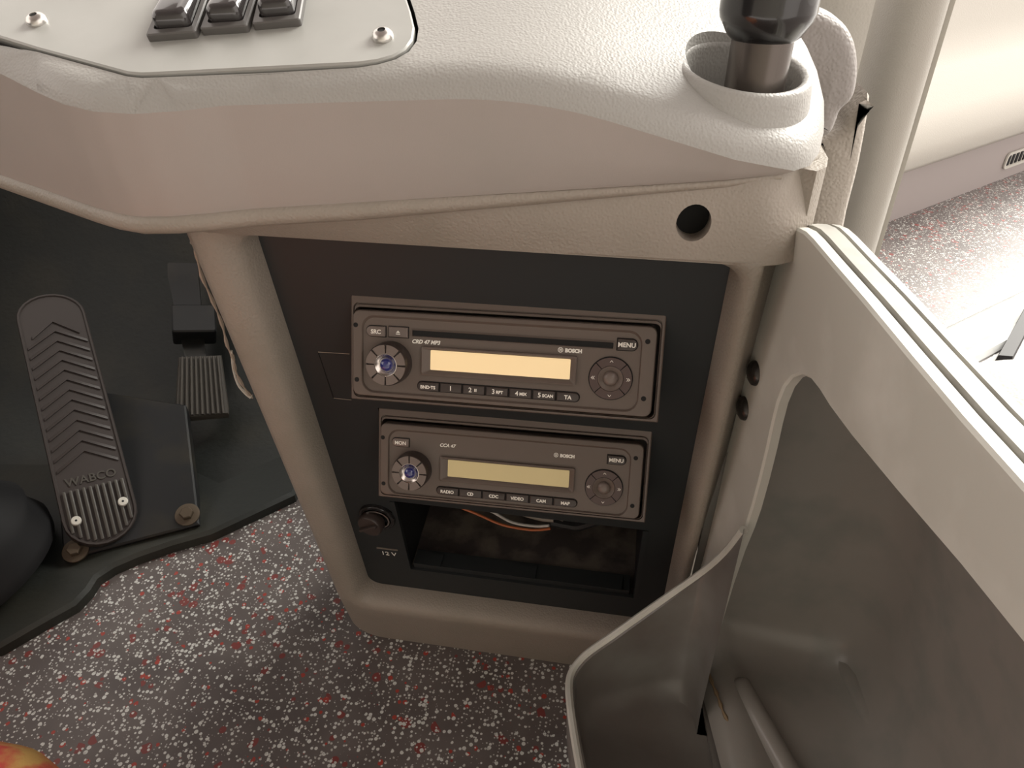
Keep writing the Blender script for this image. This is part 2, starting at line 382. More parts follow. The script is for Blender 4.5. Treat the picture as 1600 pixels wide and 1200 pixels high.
# rolled edge moulding below the fascia
bp = []; br = []
for i, (x, y) in enumerate(fp):
    if x > .235 or y > .09: 
        if x > .2: break
    t = max(0, min(1, (x-.03)/.19)); r = .0055*(1-t)+.0022*t
    bp.append(Vector((i1[i][0], i1[i][1]+.003, zb_at(x, y)-r*.80))); br.append(r)
o = obj('rolled_edge', *tube(bp, br, 14), 'house', dash, ang=80); o.matrix_parent_inverse = dinv
# raised collar round the post opening
nl = nrm(Vector((.22, -.40, 1)))
cprof = [(HR+.0005, -.022), (HR+.0002, .001), (HR+.0009, .0032), (HR+.0030, .0042), (HR+.0052, .003), (HR+.0062, -.001), (HR+.009, -.012)]
hz = Hd(*HC)
up2 = nrm(Vector((-.12, .0, 1)))
o = obj('post_collar', *xf(lathe(cprof, 48, False, False), frame((HC[0], HC[1], hz), nrm(Vector((.12, -.18, 1))))), 'leather', dash, ang=70); o.matrix_parent_inverse = dinv
hr3 = [Vector((x, y, Hd(x, y))) for x, y in hole]
o = obj('opening_well', *loft([hr3, [p+Vector((0, 0, -.012)) for p in hr3], [Vector((p.x, p.y, hz-.030)) for p in hr3]], False, True), 'leather', dash); o.matrix_parent_inverse = dinv

# black post standing in the opening
ax = nrm(Vector((.015, .04, 1)))
post = empty('black_post', (PC.x, PC.y, PC.z-.02), 'glossy black upright post with a wider sleeve standing in the dashboard opening', 'post', frame((0, 0, 0), ax).to_3x3())
obj('tube', *lathe([(.0140, 0), (.0140, .075)], 40), 'satin', post)
obj('sleeve', *lathe([(.0142, .040), (.0165, .042), (.0208, .049), (.0215, .052), (.0215, .20)], 44), 'gloss', post)
obj('foot_ring', *lathe([(.0205, .0), (.0205, .006), (.0195, .008), (.0159, .0085)], 40), 'slot', post)

# ================================================================ SWITCH PANEL
obj('recess', *loft([z3(offset_in(pts, -.0017), .0008), z3(offset_in(pts, -.0017), -.008)], False, True), 'hole', sw, smooth=False)  # walls coloured black so the gap round the plate reads as shadow
obj('plate', *loft([z3(pts, -.002), z3(pts, .0022), z3(offset_in(pts, .0008), .003)]), 'plate', sw)
for (px, py) in ((55, 28), (597, 52)):
    c = onp(px, py, .005)
    s = obj('screw', *xf(merge(lathe([(.0050, .003), (.0050, .0040), (.0046, .0052), (.0034, .0064), (.0018, .0069)], 24, True, False), lathe([(.0018, .0069), (.0016, .0050)], 24, False, True)), T((c[0], c[1], 0))), 'steel', sw)
    obj('drive_recess', *xf(lathe([(.0016, .0058), (.0015, .0064)], 6), T((c[0], c[1], 0))), 'hole', s)
for (pa, pb) in (((232, 66), (312, 60)), ((316, 56), (392, 51)), ((397, 48), (474, 41))):
    a = Vector(onp(*pa, .003)); b = Vector(onp(*pb, .003)); wd = (b-a).length; ang = math.atan2(b.y-a.y, b.x-a.x)
    mx = T((a.x, a.y, 0)) @ Matrix.Rotation(ang, 4, 'Z')
    so = obj('switch', *xf(loft([z3(rr(0, 0, wd-.0006, .046, .0015), .003), z3(rr(0, 0, wd-.0006, .046, .0015), .006), z3(rr(.0006, .0006, wd-.0012, .0454, .001), .0066), z3(rr(.0028, .004, wd-.0032, .043, .002), .0066), z3(rr(.0028, .004, wd-.0032, .043, .002), .003)]), mx), 'swframe', sw)
    rk = []
    for (i, zz) in ((0, .004), (0, .0100), (.0005, .0118), (.0016, .013), (.003, .0135)):
        rk.append([Vector((p[0], p[1], zz+(-.0025 if p[1] > .024 else 0)*(zz > .005))) for p in rr(.0032+i, .0045+i, wd-.0036-i, .0425-i, .0032)])
    obj('rocker', *xf(loft(rk), mx), 'rocker', so)

# ================================================================ CONSOLE
con = empty('radio_console', P3(.085, -.40, -.03), 'warm grey moulded console housing around a black radio panel', 'console')
cinv = con.matrix_world.inverted()
def cpart(name, vf, m, parent=con, **k):
    o = obj(name, *vf, m, parent, **k); o.matrix_parent_inverse = cinv if parent is con else (parent.matrix_parent_inverse if False else Matrix.Identity(4)); return o
def pring(u0, v0, u1, v1, r, w_, n=8, cn=(1, 1, 1, 1)):
    return [P3(a-(.007*max(0, (b+.336)/.38) if a < -.055 else 0), b, w_) for a, b in rr(u0, v0, u1, v1, r, n, cn)]
U0, U1, V0, V1 = -.0485, .2175, -.336, .0475
rings = [pring(U0, V0, U1, V1, .012, -.003), pring(U0, V0, U1, V1, .012, .002), pring(U0-.003, V0-.0015, U1+.003, V1+.001, .014, .012), pring(U0-.006, V0-.004, U1+.005, V1+.002, .016, .0175),
         pring(U0-.0105, V0-.008, U1+.008, V1+.004, .02, .0205, 8, (1, 1, .6, .3)), pring(U0-.019, V0-.016, U1+.0115, V1+.005, .024, .0205, 8, (1, 1, .15, .1)), pring(U0-.0245, V0-.03, U1+.0135, V1+.006, .028, .0175, 8, (1, 1, .1, .1)), pring(U0-.0265, V0-.087, U1+.015, V1+.007, .028, .010, 8, (1, 1, .1, .1)), pring(U0-.0265, V0-.087, U1+.0275, V1+.01, .028, -.012, 8, (1, 1, .1, .1)), pring(U0-.024, V0-.080, U1+.0275, V1+.01, .028, -.16, 8, (1, 1, .1, .1))]
cpart('housing', loft(rings, False, True), 'house', ang=60)
# band between the panel opening and the fascia, with a round through hole
def band_pt(x, t):
    Lp = P3(x, V1+.0035, .0205); Up = Vector((x, fasc_y(x)+.003+(.012*max(0, (x-.225)/.03)), zbot(x)-.001))
    if x > .225: 
        k = (x-.225)/.03; Lp += Vector((0, .018*k*k, 0)); Up += Vector((0, .016*k*k, 0))
    p = Lp.lerp(Up, t); bul = math.sin(math.pi*t)*.0015
    return p+Vector((0, -bul, bul*.3))
xs = [-.066, .253]
outb = [(-.066+.319*i/40, 0) for i in range(41)]+[(.253, .012), (.253, .024)]+[(.253-.319*i/40, .036) for i in range(41)]+[(-.066, .024), (-.066, .012)]
# hole centre from the photograph
best = None
for i in range(60):
    for j in range(30):
        x, t = .15+.08*i/60, j/30; q = MW.transposed() @ (band_pt(x, t)-CAM); e = (q.x/q.z*F+800-1083)**2+(q.y/q.z*F+600-347)**2
        if best is None or e < best[0]: best = (e, x, t)
hx, ht = best[1], best[2]
hc = circle(hx, ht*.036, .0083, 28)
vs, fs = patch(outb, [hc], .006)
band = cpart('top_band', ([band_pt(p.x, p.y/.036) for p in vs], fs), 'house', ang=60)
bn = Vector((0, -1, .1)); 
hring = [band_pt(x, y/.036) for x, y in hc]
cpart('hole_sleeve', loft([hring, [p+Vector((0, .014, -.002)) for p in hring]], False, False), 'house')
cpart('hole_backing', loft([[p+Vector((0, .014, -.002)) for p in hring], [p+Vector((0, .016, -.002)) for p in hring]]), 'hole')
# side corner under the dashboard nose
sidep = [(.249, -.008), (.2545, -.001), (.2575, .012), (.2575, .07), (.25, .10), (.235, .10), (.235, .03), (.240, -.004)]
cpart('side_corner', loft([[Vector((x, y, z)) for x, y in sidep] for z in (.040, .083, .089)]), 'house', ang=30)

# black panel with openings for both radios and the empty bay
us = [U0-.004, -.004, .0005, .1885, .1925, U1+.004]
vsn = [V0-.004, -.302, -.205, -.181, -.098, -.080, -.002, V1+.003]
def solid(u0, v0, u1, v1): return [P3(u0, v0, .0), P3(u1, v0, .0), P3(u1, v1, .0), P3(u0, v1, .0)]
holes = [(.0005, .1885, -.080, -.002), (.0005, .1885, -.181, -.098), (-.004, .1925, -.302, -.205)]
V = []; Fc = []; idx = {}
def vid(i, j, b):
    if (i, j, b) not in idx: idx[(i, j, b)] = len(V); V.append(P3(us[i], vsn[j], -.004 if b else 0))
    return idx[(i, j, b)]
full = {}
for i in range(len(us)-1):
    for j in range(len(vsn)-1):
        cu, cv = (us[i]+us[i+1])/2, (vsn[j]+vsn[j+1])/2
        full[i, j] = not any(a < cu < b and c < cv < d for a, b, c, d in holes)
for (i, j), s in full.items():
    if not s: continue
    Fc.append((vid(i, j, 0), vid(i+1, j, 0), vid(i+1, j+1, 0), vid(i, j+1, 0))); Fc.append((vid(i, j, 1), vid(i+1, j, 1), vid(i+1, j+1, 1), vid(i, j+1, 1)))
    for (di, dj, e) in ((-1, 0, ((i, j), (i, j+1))), (1, 0, ((i+1, j), (i+1, j+1))), (0, -1, ((i, j), (i+1, j))), (0, 1, ((i, j+1), (i+1, j+1)))):
        if not full.get((i+di, j+dj), False): Fc.append((vid(*e[0], 0), vid(*e[1], 0), vid(*e[1], 1), vid(*e[0], 1)))
panel = cpart('radio_panel', (V, Fc), 'black', smooth=False)
panel['label'] = 'matt black panel'
# empty bay
def pbox(u0, v0, w0, u1, v1, w1):
    return loft([[P3(a, b, w_) for a, b in ((u0, v0), (u1, v0), (u1, v1), (u0, v1))] for w_ in (w0, w1)])
b0, b1, c0, c1 = -.004, .1925, -.302, -.205
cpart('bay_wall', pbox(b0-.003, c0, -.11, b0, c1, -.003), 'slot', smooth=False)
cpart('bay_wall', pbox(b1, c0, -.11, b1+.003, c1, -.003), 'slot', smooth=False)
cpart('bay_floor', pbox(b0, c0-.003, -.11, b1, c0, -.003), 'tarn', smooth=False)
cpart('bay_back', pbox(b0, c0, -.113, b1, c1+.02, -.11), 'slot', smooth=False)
cpart('bay_lip', pbox(b0+.003, c0+.0005, -.016, b1-.004, c0+.007, -.001), 'black', smooth=False)
for (u, wd) in ((.012, .012), (.088, .020), (.168, .014)):
    cpart('bay_clip', pbox(u, c0+.007, -.012, u+wd, c0+.009, .0005), 'black', smooth=False)
cpart('bay_frame', merge(pbox(b0-.004, c0-.004, 0, b0, c1, .0012), pbox(b0, c0-.004, 0, b1, c0, .0012), pbox(b1, c0-.004, 0, b1+.004, c1, .0012)), 'black', smooth=False)
duct = xf(lathe([(.001, -.075), (.020, -.072), (.026, -.05), (.026, .06), (.02, .075)], 28), frame(P3(.12, -.262, -.08), (1, .1, 0)))
cpart('bay_duct', duct, mat('olive_duct', (.03, .032, .022), .5))
# scored outline beside the upper radio
def pl_line(a, b, m, r=.00022):
    ua, va = pan(*a, .0002); ub, vb = pan(*b, .0002); return tube([P3(ua, va, .0002), P3(ub, vb, .0002)], r, 6)
cpart('scored_line', pl_line((497, 550), (546, 553), 'film'), 'film')
cpart('scored_line', pl_line((497, 550), (521, 622), 'hole', .0003), 'hole')
cpart('scored_line', pl_line((521, 622), (549, 625), 'film', .0002), 'film')
# 12 volt socket
u, v_ = pan(588, 812, .004)
fs_ = frame(P3(u, v_, 0), PN, (1, 0, 0))
sk_ = cpart('socket', xf(merge(lathe([(.0155, 0), (.0155, .0025), (.0148, .0035), (.0122, .0035), (.0118, .001)], 36, True, False), lathe([(.0118, .001), (.0112, -.02)], 36, False, True)), fs_), 'gloss')
o = obj('metal_contact', *xf(lathe([(.0112, .0022), (.0112, .004), (.0100, .0042), (.0098, -.016)], 36, False, False), fs_), 'chrome', sk_)
u2, v2 = pan(576, 826, .010)
fc_ = frame(P3(u2+.002, v2+.003, .006), nrm(PN+Vector((-.15, 0, .1))), (1, 0, 0))
lid = obj('lid', *xf(lathe([(.0098, -.004), (.0108, -.002), (.0108, .004), (.0098, .0052)], 32), fc_), 'button', sk_)
obj('lid_bar', *xf(xf(block(-.0098, -.0014, .0098, .0014, .0012, [(0, .005), (0, .0075), (.0005, .0082)]), Matrix.Rotation(math.radians(32), 4, 'Z')), fc_), 'button', sk_)
u, v_ = pan(605, 858, .0005)
cpart('socket_bar', pbox(u-.0095, v_-.0006, 0, u+.0095, v_+.0006, .0008), 'brownw', smooth=False)
u, v_ = pan(608, 868, .0005)
mt = frame(P3(u, v_, .0003), PN, (1, 0, 0))
t = text('12 V', .0075, con, mt, 'print', align='CENTER'); t.matrix_parent_inverse = cinv
bpy.context.view_layer.update()

# ================================================================ RADIOS
RX = Vector((.9998443832, .0027166242, .0174307008)); RY = Vector((-.0170085853, .4106635793, .9116282864)); RZ = RX.cross(RY)
RR = Matrix((RX, RY, RZ)).transposed()
k3 = .001
def arc_seg(r0, r1, a0, a1, z0, z1, n=8):
    pts = [(r1*math.cos(math.radians(a0+(a1-a0)*i/n)), r1*math.sin(math.radians(a0+(a1-a0)*i/n))) for i in range(n+1)] + [(r0*math.cos(math.radians(a1+(a0-a1)*i/n)), r0*math.sin(math.radians(a1+(a0-a1)*i/n))) for i in range(n+1)]
    return loft([z3(pts, z0), z3(pts, z1)])
def radio(o3, kind, label):
    r = empty('car_radio', o3, label, 'radio', RR, 'radio units in the console')
    dy = 0 if kind == 1 else -2.0
    S = Matrix.Scale(k3, 4)
    def part(name, vf, m, parent=r, **k): return obj(name, *xf(vf, S), m, parent, **k)
    B_ = lambda x0, y0, x1, y1, rad, z: z3(rr(x0, y0, x1, y1, rad, 6), z)
    # outer frame with its stepped ridges
    part('frame', loft([B_(1.5, -63.5, 186.5, -1.5, .8, -38), B_(0, -65, 188, 0, .8, -6), B_(0, -65, 188, 0, .8, -.6), B_(.6, -64.4, 187.4, -.6, .8, 0), B_(1.6, -63.4, 186.2, -4.8, 3.5, .1), B_(1.7, -63.3, 186.1, -5.0, 3.5, -2.0), B_(2.0, -63.0, 185.8, -5.8, 3.5, -2.1), B_(2.0, -63.0, 185.8, -6.0, 3.5, -.6), B_(2.2, -62.7, 185.4, -7.4, 3.5, -.4), B_(2.3, -62.5, 185.3, -7.6, 3.5, -5), ], True, False), 'radio_frame', ang=30)
    # faceplate: rim and sunken centre
    fx0, fx1, fy0, fy1 = 1.9, 183.6, -61.8+dy*.3, -9.0+dy*.6
    face = part('faceplate', loft([B_(fx0, fy0, fx1, fy1, 4.5, -5), B_(fx0, fy0, fx1, fy1, 4.5, 1.2), B_(fx0+.5, fy0+.5, fx1-.5, fy1-.5, 4, 1.9), B_(fx0+1.2, fy0+1.2, fx1-1.2, fy1-1.2, 4, 2.1),
        B_(7.6, -59.6+dy, 175.8, -11.8+dy, 8, 2.1), B_(8.0, -59.2+dy, 175.4, -12.2+dy, 7.6, 1.7), B_(8.3, -58.6+dy, 175.1, -13.4+dy, 7.3, .5), B_(8.9, -57.4+dy, 174.5, -14.4+dy, 7, .35)], True, True), 'radio', ang=28)
    for x, y in ((3.9, -18.3), (4.6, -52), (178.6, -17.6), (178.7, -50.9)):
        part('screw_hole_disc', xf(lathe([(1.5, 1.9), (1.5, 2.16), (1.25, 2.18)], 18), T((x, y+dy*1.1, 0))), 'hole', face)  # black disc on the face stands in for the shade inside a hole
    # knob
    kb = part('volume_knob', xf(lathe([(13.2, .3), (13.2, 4), (12.9, 9.0), (12.2, 10.2), (11.9, 10.2), (11.9, 9.2), (6.8, 9.2)], 48, True, False), T((26, -40.2+dy*.9, 0))), 'button')
    kc = T((26, -40.2+dy*.9, 0))
    for q in range(8):
        part('knob_segment', xf(arc_seg(7.0, 12.2, q*45+3, q*45+42, 9.2, 11.2), kc), 'knobseg', kb)
    part('knob_cup', xf(lathe([(7.0, 9.2), (7.0, 10.8), (6.6, 10.9), (4.6, 9.0), (4.0, 8.9)], 40, False, True), kc), 'chrome', kb)
    part('knob_dome', xf(lathe([(4.2, 8.8), (4.1, 9.6), (3.5, 10.9), (2.3, 11.8), (.8, 12.2)], 32), kc), 'blue', kb)
    # display
    d = part('display_bezel', loft([B_(45.2, -46.2+dy, 139, -28.8+dy, 1.4, .3), B_(45.2, -46.2+dy, 139, -28.8+dy, 1.4, 2.2), B_(45.8, -45.6+dy, 138.4, -29.4+dy, 1.2, 2.5), B_(46.4, -45.0+dy, 137.8, -30.0+dy, 1.0, 2.3), B_(50.4, -43.3+dy, 135.6, -30.6+dy, .8, .6), B_(50.6, -43.1+dy, 135.4, -30.8+dy, .8, .45)], True, True), 'radio', ang=25)
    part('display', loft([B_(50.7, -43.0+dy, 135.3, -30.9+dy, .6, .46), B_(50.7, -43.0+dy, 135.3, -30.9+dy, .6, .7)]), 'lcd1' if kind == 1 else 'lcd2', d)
    # buttons
    def button(x0, x1, y0, y1, left, right, m='button'):
        c = (left, right, right, left); rad = min((y1-y0)/2-.05, 3.2)
        g = [z3(rr(x0-.45, y0-.45, x1+.45, y1+.45, rad+.4, 6, c), .3), z3(rr(x0-.45, y0-.45, x1+.45, y1+.45, rad+.4, 6, c), .5)]
        b = part('button', loft([z3(rr(x0+i, y0+i, x1-i, y1-i, max(rad-i, .1), 6, c), z) for i, z in ((0, .3), (0, 1.3), (.25, 1.7), (.7, 1.85))]), m, ang=30)
        part('button_gap', loft(g), 'hole', b); return b
    def lab(s, x, y, size, par, shear=0, al='CENTER', z=1.86, bold=.10):
        mt = S @ T((x, y, z)) @ Matrix.Scale(1000, 4) @ Matrix.Scale(k3, 4)
        text(s, size, par, mt, 'print', shear, .06, al, bold)
    names = [('BND·TS',), ('1',), ('2 II',), ('3 RPT',), ('4 MIX',), ('5 SCAN',), ('TA',)] if kind == 1 else [('RADIO',), ('CD',), ('CDC',), ('VIDEO',), ('CAM',), ('MAP',)]
    x0 = 42.6; x1 = 142; n = len(names); st = (x1-x0)/n
    for i, (s,) in enumerate(names):
        b = button(x0+i*st+.5, x0+(i+1)*st-.5, -56.0+dy*1.2, -50.6+dy*1.2, i == 0, i == n-1)
        if kind == 1 and s[0] in '2345':
            lab(s[0], x0+i*st+(4.4 if len(s) > 5 else 5.0), -54.7+dy, 4.0, b, bold=.04); 
            if s[0] == '2':
                for q in (0, 1): part('lettering', xf(block(0, 0, .5, 1.8, .05, [(0, 1.85), (0, 1.95)], 1), T((x0+i*st+7.6+q*.85, -54.3+dy, 0))), 'print', b, smooth=False)
            else: lab(s[2:], x0+i*st+(6.1 if len(s) > 5 else 6.6), -54.4+dy, 2.5, b, al='LEFT')
        else: lab(s, x0+(i+.5)*st, -54.6+dy*1.2, {'1': 3.9, 'TA': 3.3}.get(s, 2.75 if kind == 1 else 3.1), b)
    if kind == 1:
        b = button(10.4, 22.4, -24.6, -18.4, True, False, 'knobseg'); lab('SRC', 16.6, -22.9, 3.6, b)
        b = button(24.6, 36.6, -24.4, -18.2, False, False, 'knobseg')
        part('lettering', loft([z3([(29.3, -21.6), (31.9, -21.6), (30.6, -20.2)], 1.86), z3([(29.3, -21.6), (31.9, -21.6), (30.6, -20.2)], 1.95)]), 'print', b, smooth=False)
        part('lettering', loft([z3([(29.3, -22.6), (31.9, -22.6), (31.9, -22.1), (29.3, -22.1)], 1.86), z3([(29.3, -22.6), (31.9, -22.6), (31.9, -22.1), (29.3, -22.1)], 1.95)]), 'print', b, smooth=False)
        b = button(161.6, 173.0, -23.6, -17.0, False, True); lab('MENU', 167.0, -21.6, 3.7, b)
        sl_ = part('disc_slot', loft([B_(38.6, -23.6, 160, -18.9, .6, .3), B_(38.6, -23.6, 160, -18.9, .6, 1.0), B_(39.1, -23.2, 159.5, -19.4, .5, 1.1), B_(39.2, -23.0, 159.4, -19.6, .5, .4)], True, True), 'radio_frame')
        part('slot_flap', loft([B_(39.3, -22.9, 159.3, -19.7, .4, .42), B_(39.3, -22.9, 159.3, -19.7, .4, .5)]), 'hole', sl_)
        lab('CRD 47 MP3', 38.8, -27.4, 3.25, face, .25, 'LEFT', .42, .12); bx, by = 129.0, -26.9
    else:
        b = button(10.4, 22.6, -26.2, -20.4, True, False, 'knobseg'); lab('MON', 16.6, -24.7, 3.5, b)
        b = button(160.2, 172.2, -25.6, -19.6, False, True); lab('MENU', 166.0, -23.8, 3.5, b)
        lab('CCA 47', 44.4, -24.0, 3.3, face, .25, 'LEFT', .42); bx, by = 125.6, -24.0
    # maker's mark: ring with an armature, then the word
    part('emblem', merge(xf(loft([z3(circle(0, 0, 1.55, 28), .4), z3(circle(0, 0, 1.55, 28), .48), z3(circle(0, 0, 1.2, 28), .48), z3(circle(0, 0, 1.2, 28), .4)], False, False), T((bx, by+1.1, 0))),
        *[xf(block(a, c, e, f_, .05, [(0, .4), (0, .48)], 1), T((bx, by+1.1, 0))) for a, c, e, f_ in ((-.62, -.9, -.26, .9), (.26, -.9, .62, .9), (-.3, -.16, .3, .16))]), 'print', face, smooth=False)
    lab('BOSCH', bx+2.7, by, 3.0, face, 0, 'LEFT', .42, .2)
    # four way key
    kc = T((159.0, -40.6+dy, 0))
    pd = part('cursor_key', xf(lathe([(12.9, .2), (12.9, .6), (12.4, .65), (6.8, .62)], 44, True, True), kc), 'hole')
    for q in range(4):
        part('key_segment', xf(arc_seg(7.6, 12.3, q*90-43.6, q*90+43.6, .5, 1.8, 14), kc), 'ring', pd)
    part('key_ring', xf(lathe([(7.4, .5), (7.4, 1.9), (7.0, 2.1), (4.6, 1.0), (4.2, .8)], 40, False, False), kc), 'radio', pd)
    part('centre_button', xf(lathe([(4.3, .5), (4.2, 1.6), (3.4, 2.6), (2.0, 3.2), (.6, 3.4)], 30), kc), 'knobseg', pd)
    def chev(px_, py_, rot, dbl):
        sh = [(-.95, -.5), (0, .5), (.95, -.5), (.95, -.12), (0, .95), (-.95, -.12)]
        for q in range(2 if dbl else 1):
            mm = kc @ T((px_, py_, 0)) @ Matrix.Rotation(math.radians(rot), 4, 'Z') @ T((0, q*.95-.4*dbl, 0))
            part('arrow_mark', xf(loft([z3(sh, 1.8), z3(sh, 1.9)]), mm), 'print', pd, smooth=False)
    chev(0, 9.9, 0, False); chev(0, -9.9, 180, False); chev(-9.9, 0, 90, True); chev(9.9, 0, -90, True)
    return r
radio((.0003, .0005, -.0003), 1, 'upper charcoal car radio with disc slot and amber display')
radio((.0013, .0140, -.0966), 2, 'lower charcoal radio unit with olive display and no disc slot')

# wires hanging in the empty bay
wb = empty('cable_bundle', P3(.1, -.21, -.03), 'loose orange, white and grey wires hanging in the empty radio bay', 'cables')
winv = wb.matrix_world.inverted()
for i, (m, pa, r_) in enumerate((('orange', [(700, 785), (745, 803), (785, 820), (830, 828), (860, 826)], .0011), ('white', [(735, 785), (770, 800), (800, 816), (835, 822), (858, 821)], .0012), ('brownw', [(775, 785), (810, 800), (845, 810), (865, 812)], .0022), ('brownw', [(800, 790), (835, 800), (862, 806), (880, 812)], .0016), ('slot', [(860, 815), (885, 820), (905, 822), (940, 812)], .004))):
    pp = []
    for (x, y) in pa:
        u, v_ = pan(x, y, -.022-.002*i); pp.append(P3(u, v_, -.022-.002*i))
    o = obj('wire', *tube(smooth_path(pp, 6), r_, 8), m, wb); o.matrix_parent_inverse = winv

# ================================================================ STORAGE BIN on the right
WD = nrm(Vector((.2, -1, 0))); WN = Vector((WD.y, -WD.x, 0)); WO = Vector((.241, 0, 0))   # sheet wall runs towards the seat
if WN.x > 0: WN = -WN
def wl(px, py, off=0):
    p = hit(px, py, WO+WN*off, WN); q = p-WO; return (q.dot(WD), p.z)
def W3(s, z, off=0): return WO+WD*s+Vector((0, 0, z))+WN*off
bin_ = empty('storage_bin', (.3, -.12, FZ), 'scuffed grey plastic storage bin with a tall side wall fixed to the console', 'bin')
binv = bin_.matrix_world.inverted()
def bpart(name, vf, m, **k):
    o = obj(name, *vf, m, bin_, **k); o.matrix_parent_inverse = binv; return o
topedge = [wl(1205, 381), wl(1209, 370), wl(1217, 361), wl(1230, 355), wl(1244, 356), wl(1256, 362), wl(1268, 374), wl(1300, 412), wl(1350, 470), wl(1420, 555), wl(1500, 650), wl(1600, 762)]
e = topedge[-1]; topedge.append((e[0]+.10, e[1]+.006))
inner = [wl(1600, 1010), wl(1500, 885), wl(1400, 768), wl(1330, 683), wl(1296, 637), wl(1280, 611), wl(1265, 592), wl(1250, 585), wl(1236, 590), wl(1224, 605), wl(1214, 630), wl(1206, 662), wl(1198, 700), wl(1186, 750), wl(1174, 795), wl(1164, 825), wl(1150, 860), wl(1132, 915), wl(1112, 985)]
e = inner[0]; inner.insert(0, (e[0]+.10, e[1]+.004))
left = [wl(1062, 985), wl(1085, 915), wl(1097, 875), wl(1118, 790), wl(1142, 680), wl(1166, 570), wl(1190, 450)]
poly = topedge+inner+left                       # clockwise or not, patch does not mind
area = sum(poly[i][0]*poly[(i+1) % len(poly)][1]-poly[(i+1) % len(poly)][0]*poly[i][1] for i in range(len(poly)))
if area < 0: poly = poly[::-1]
def plate(poly, o0, o1, bev):
    a = offset_in(poly, bev); R_ = [[W3(s, z, o0) for s, z in poly], [W3(s, z, o1-bev) for s, z in poly], [W3(s, z, o1) for s, z in a]]
    vf = loft(R_, True, False); vs, fs = patch(a, [], .02)
    return merge(vf, ([W3(p.x, p.y, o1) for p in vs], fs))
bpart('side_wall', plate(poly, -.006, 0, .0012), 'bin', ang=35)
# outer skin behind it gives the edge its thickness
te2 = topedge
skin = [(s, z-.0015) for s, z in te2]
rings = []
for (off, dz) in ((-.006, 0), (-.0065, -.0022), (-.0075, -.0022), (-.008, .001), (-.015, .0015), (-.0155, -.001), (-.0165, -.001), (-.017, .0015), (-.021, .001), (-.0225, -.002), (-.0225, -.045), (-.0062, -.045)):
    rings.append([W3(s, z+dz, off) for s, z in te2[1:]])
bpart('edge_trim', loft(rings, False, False, False), 'binedge', ang=30)
for (px, py) in ((1180, 583), (1163, 638)):
    s, z = wl(px, py)
    bpart('rivet', xf(lathe([(.0075, 0), (.0075, .0006), (.0068, .0022), (.0045, .0036), (.0018, .0042)], 28), frame(W3(s, z), WN, WD)), 'rivet')
# moulded liner: open rounded tub set outwards from the side wall
def tub():
    zf = -.30
    rings = []
    # cross sections along y, from the back wall towards the seat
    def sec(y, sh=0):
        tx = -y*.2
        L0 = .2430+tx
        return [Vector((L0-.002, y, zf-.006)), Vector((L0+.003, y, zf+.001)), Vector((L0+.010, y, zf+.006)), Vector((L0+.020, y, zf+.0075)), Vector((L0+.030, y, zf+.003)), Vector((L0+.038, y, zf)), Vector((.315+tx*.6, y, zf)), Vector((.338+tx*.6, y, zf+.001)), Vector((.352+tx*.6, y, zf+.007)), Vector((.362+tx*.6, y, zf+.020)), Vector((.368+tx*.6, y, zf+.045)), Vector((.366+tx*.6, y, zf+.12)), Vector((.35+tx*.7, y, zf+.22)), Vector((.325+tx*.9, y, zf+.29)), Vector((.271+tx, y, zf+.312+.08*max(0, -y-.05))), Vector((.2485+tx, y, zf+.315+.08*max(0, -y-.05)))]
    ys = [-.45, -.30, -.2, -.12, -.06, -.03, -.012]
    for y in ys: rings.append(sec(y))
    base = sec(0)
    for t in (.17, .34, .5, .67, .84, 1.0):
        g = t*math.pi/2; k = (1-math.cos(g))*.030; dy = .030*math.sin(g)-.012; R_ = []
        for i, p in enumerate(base):
            fx = max(0, min(1, (p.x-.25)/.11)); dz = k if p.z < -.25 else (0 if p.z < -.06 else -k*.6)
            R_.append(Vector((p.x-k*fx-(1-fx)*.010*t, dy, p.z+dz)))
        rings.append(R_)
    return loft(rings, False, True, False)
bpart('moulded_liner', tub(), 'liner', ang=75)
# moulded ridges running along the floor of the liner
for zr, floor_ in ((-.299, [(1152, 1062), (1160, 1078), (1200, 1150), (1250, 1240), (1330, 1400)]), (-.295, [(1310, 1026), (1322, 1040), (1360, 1120), (1412, 1225), (1490, 1390)])):
    pth = smooth_path([zp(x, y, zr) for x, y in floor_], 6)
    bpart('ridge', tube(pth, [.0085*min(1, .25+i/6) for i in range(len(pth))], 14), 'liner', ang=80)
# shallow tray reaching left in front of the console
rim = [(1162, 828), (1135, 862), (1100, 893), (1050, 928), (1000, 963), (955, 995), (922, 1018), (905, 1034), (893, 1052), (889, 1075), (893, 1120), (906, 1200), (925, 1290)]
rz = [wl(1162, 828, .003)[1], wl(1135, 862, .006)[1]-.004, -.185, -.210, -.228, -.243, -.252, -.257, -.260, -.260, -.258, -.257, -.256]
rimp = [zp(x, y, z) for (x, y), z in zip(rim, rz)]
rimp = smooth_path(rimp, 4)
zt = -.312; cen = Vector((.235, -.12, zt))
inn = []; bot = []; bot2 = []
for p in rimp:
    d = Vector((cen.x-p.x, cen.y-p.y, 0)); d = nrm(d)
    inn.append(p+d*.004); bot.append(Vector((p.x, p.y, zt+.014))+d*.008); bot2.append(Vector((p.x, p.y, zt))+d*.020)
outw = [p-nrm(Vector((cen.x-p.x, cen.y-p.y, 0)))*.002+Vector((0, 0, -.002)) for p in rimp]
outb_ = [Vector((p.x, p.y, zt-.006)) for p in rimp]
cenr = [Vector((.262, min(p.y, -.004)-.002, zt)) if p.x < .262 else Vector((p.x+.002, p.y, zt)) for p in bot2]
cenr = [Vector((.278+max(0, -p.y)*.2, p.y, zt)) for p in bot2]
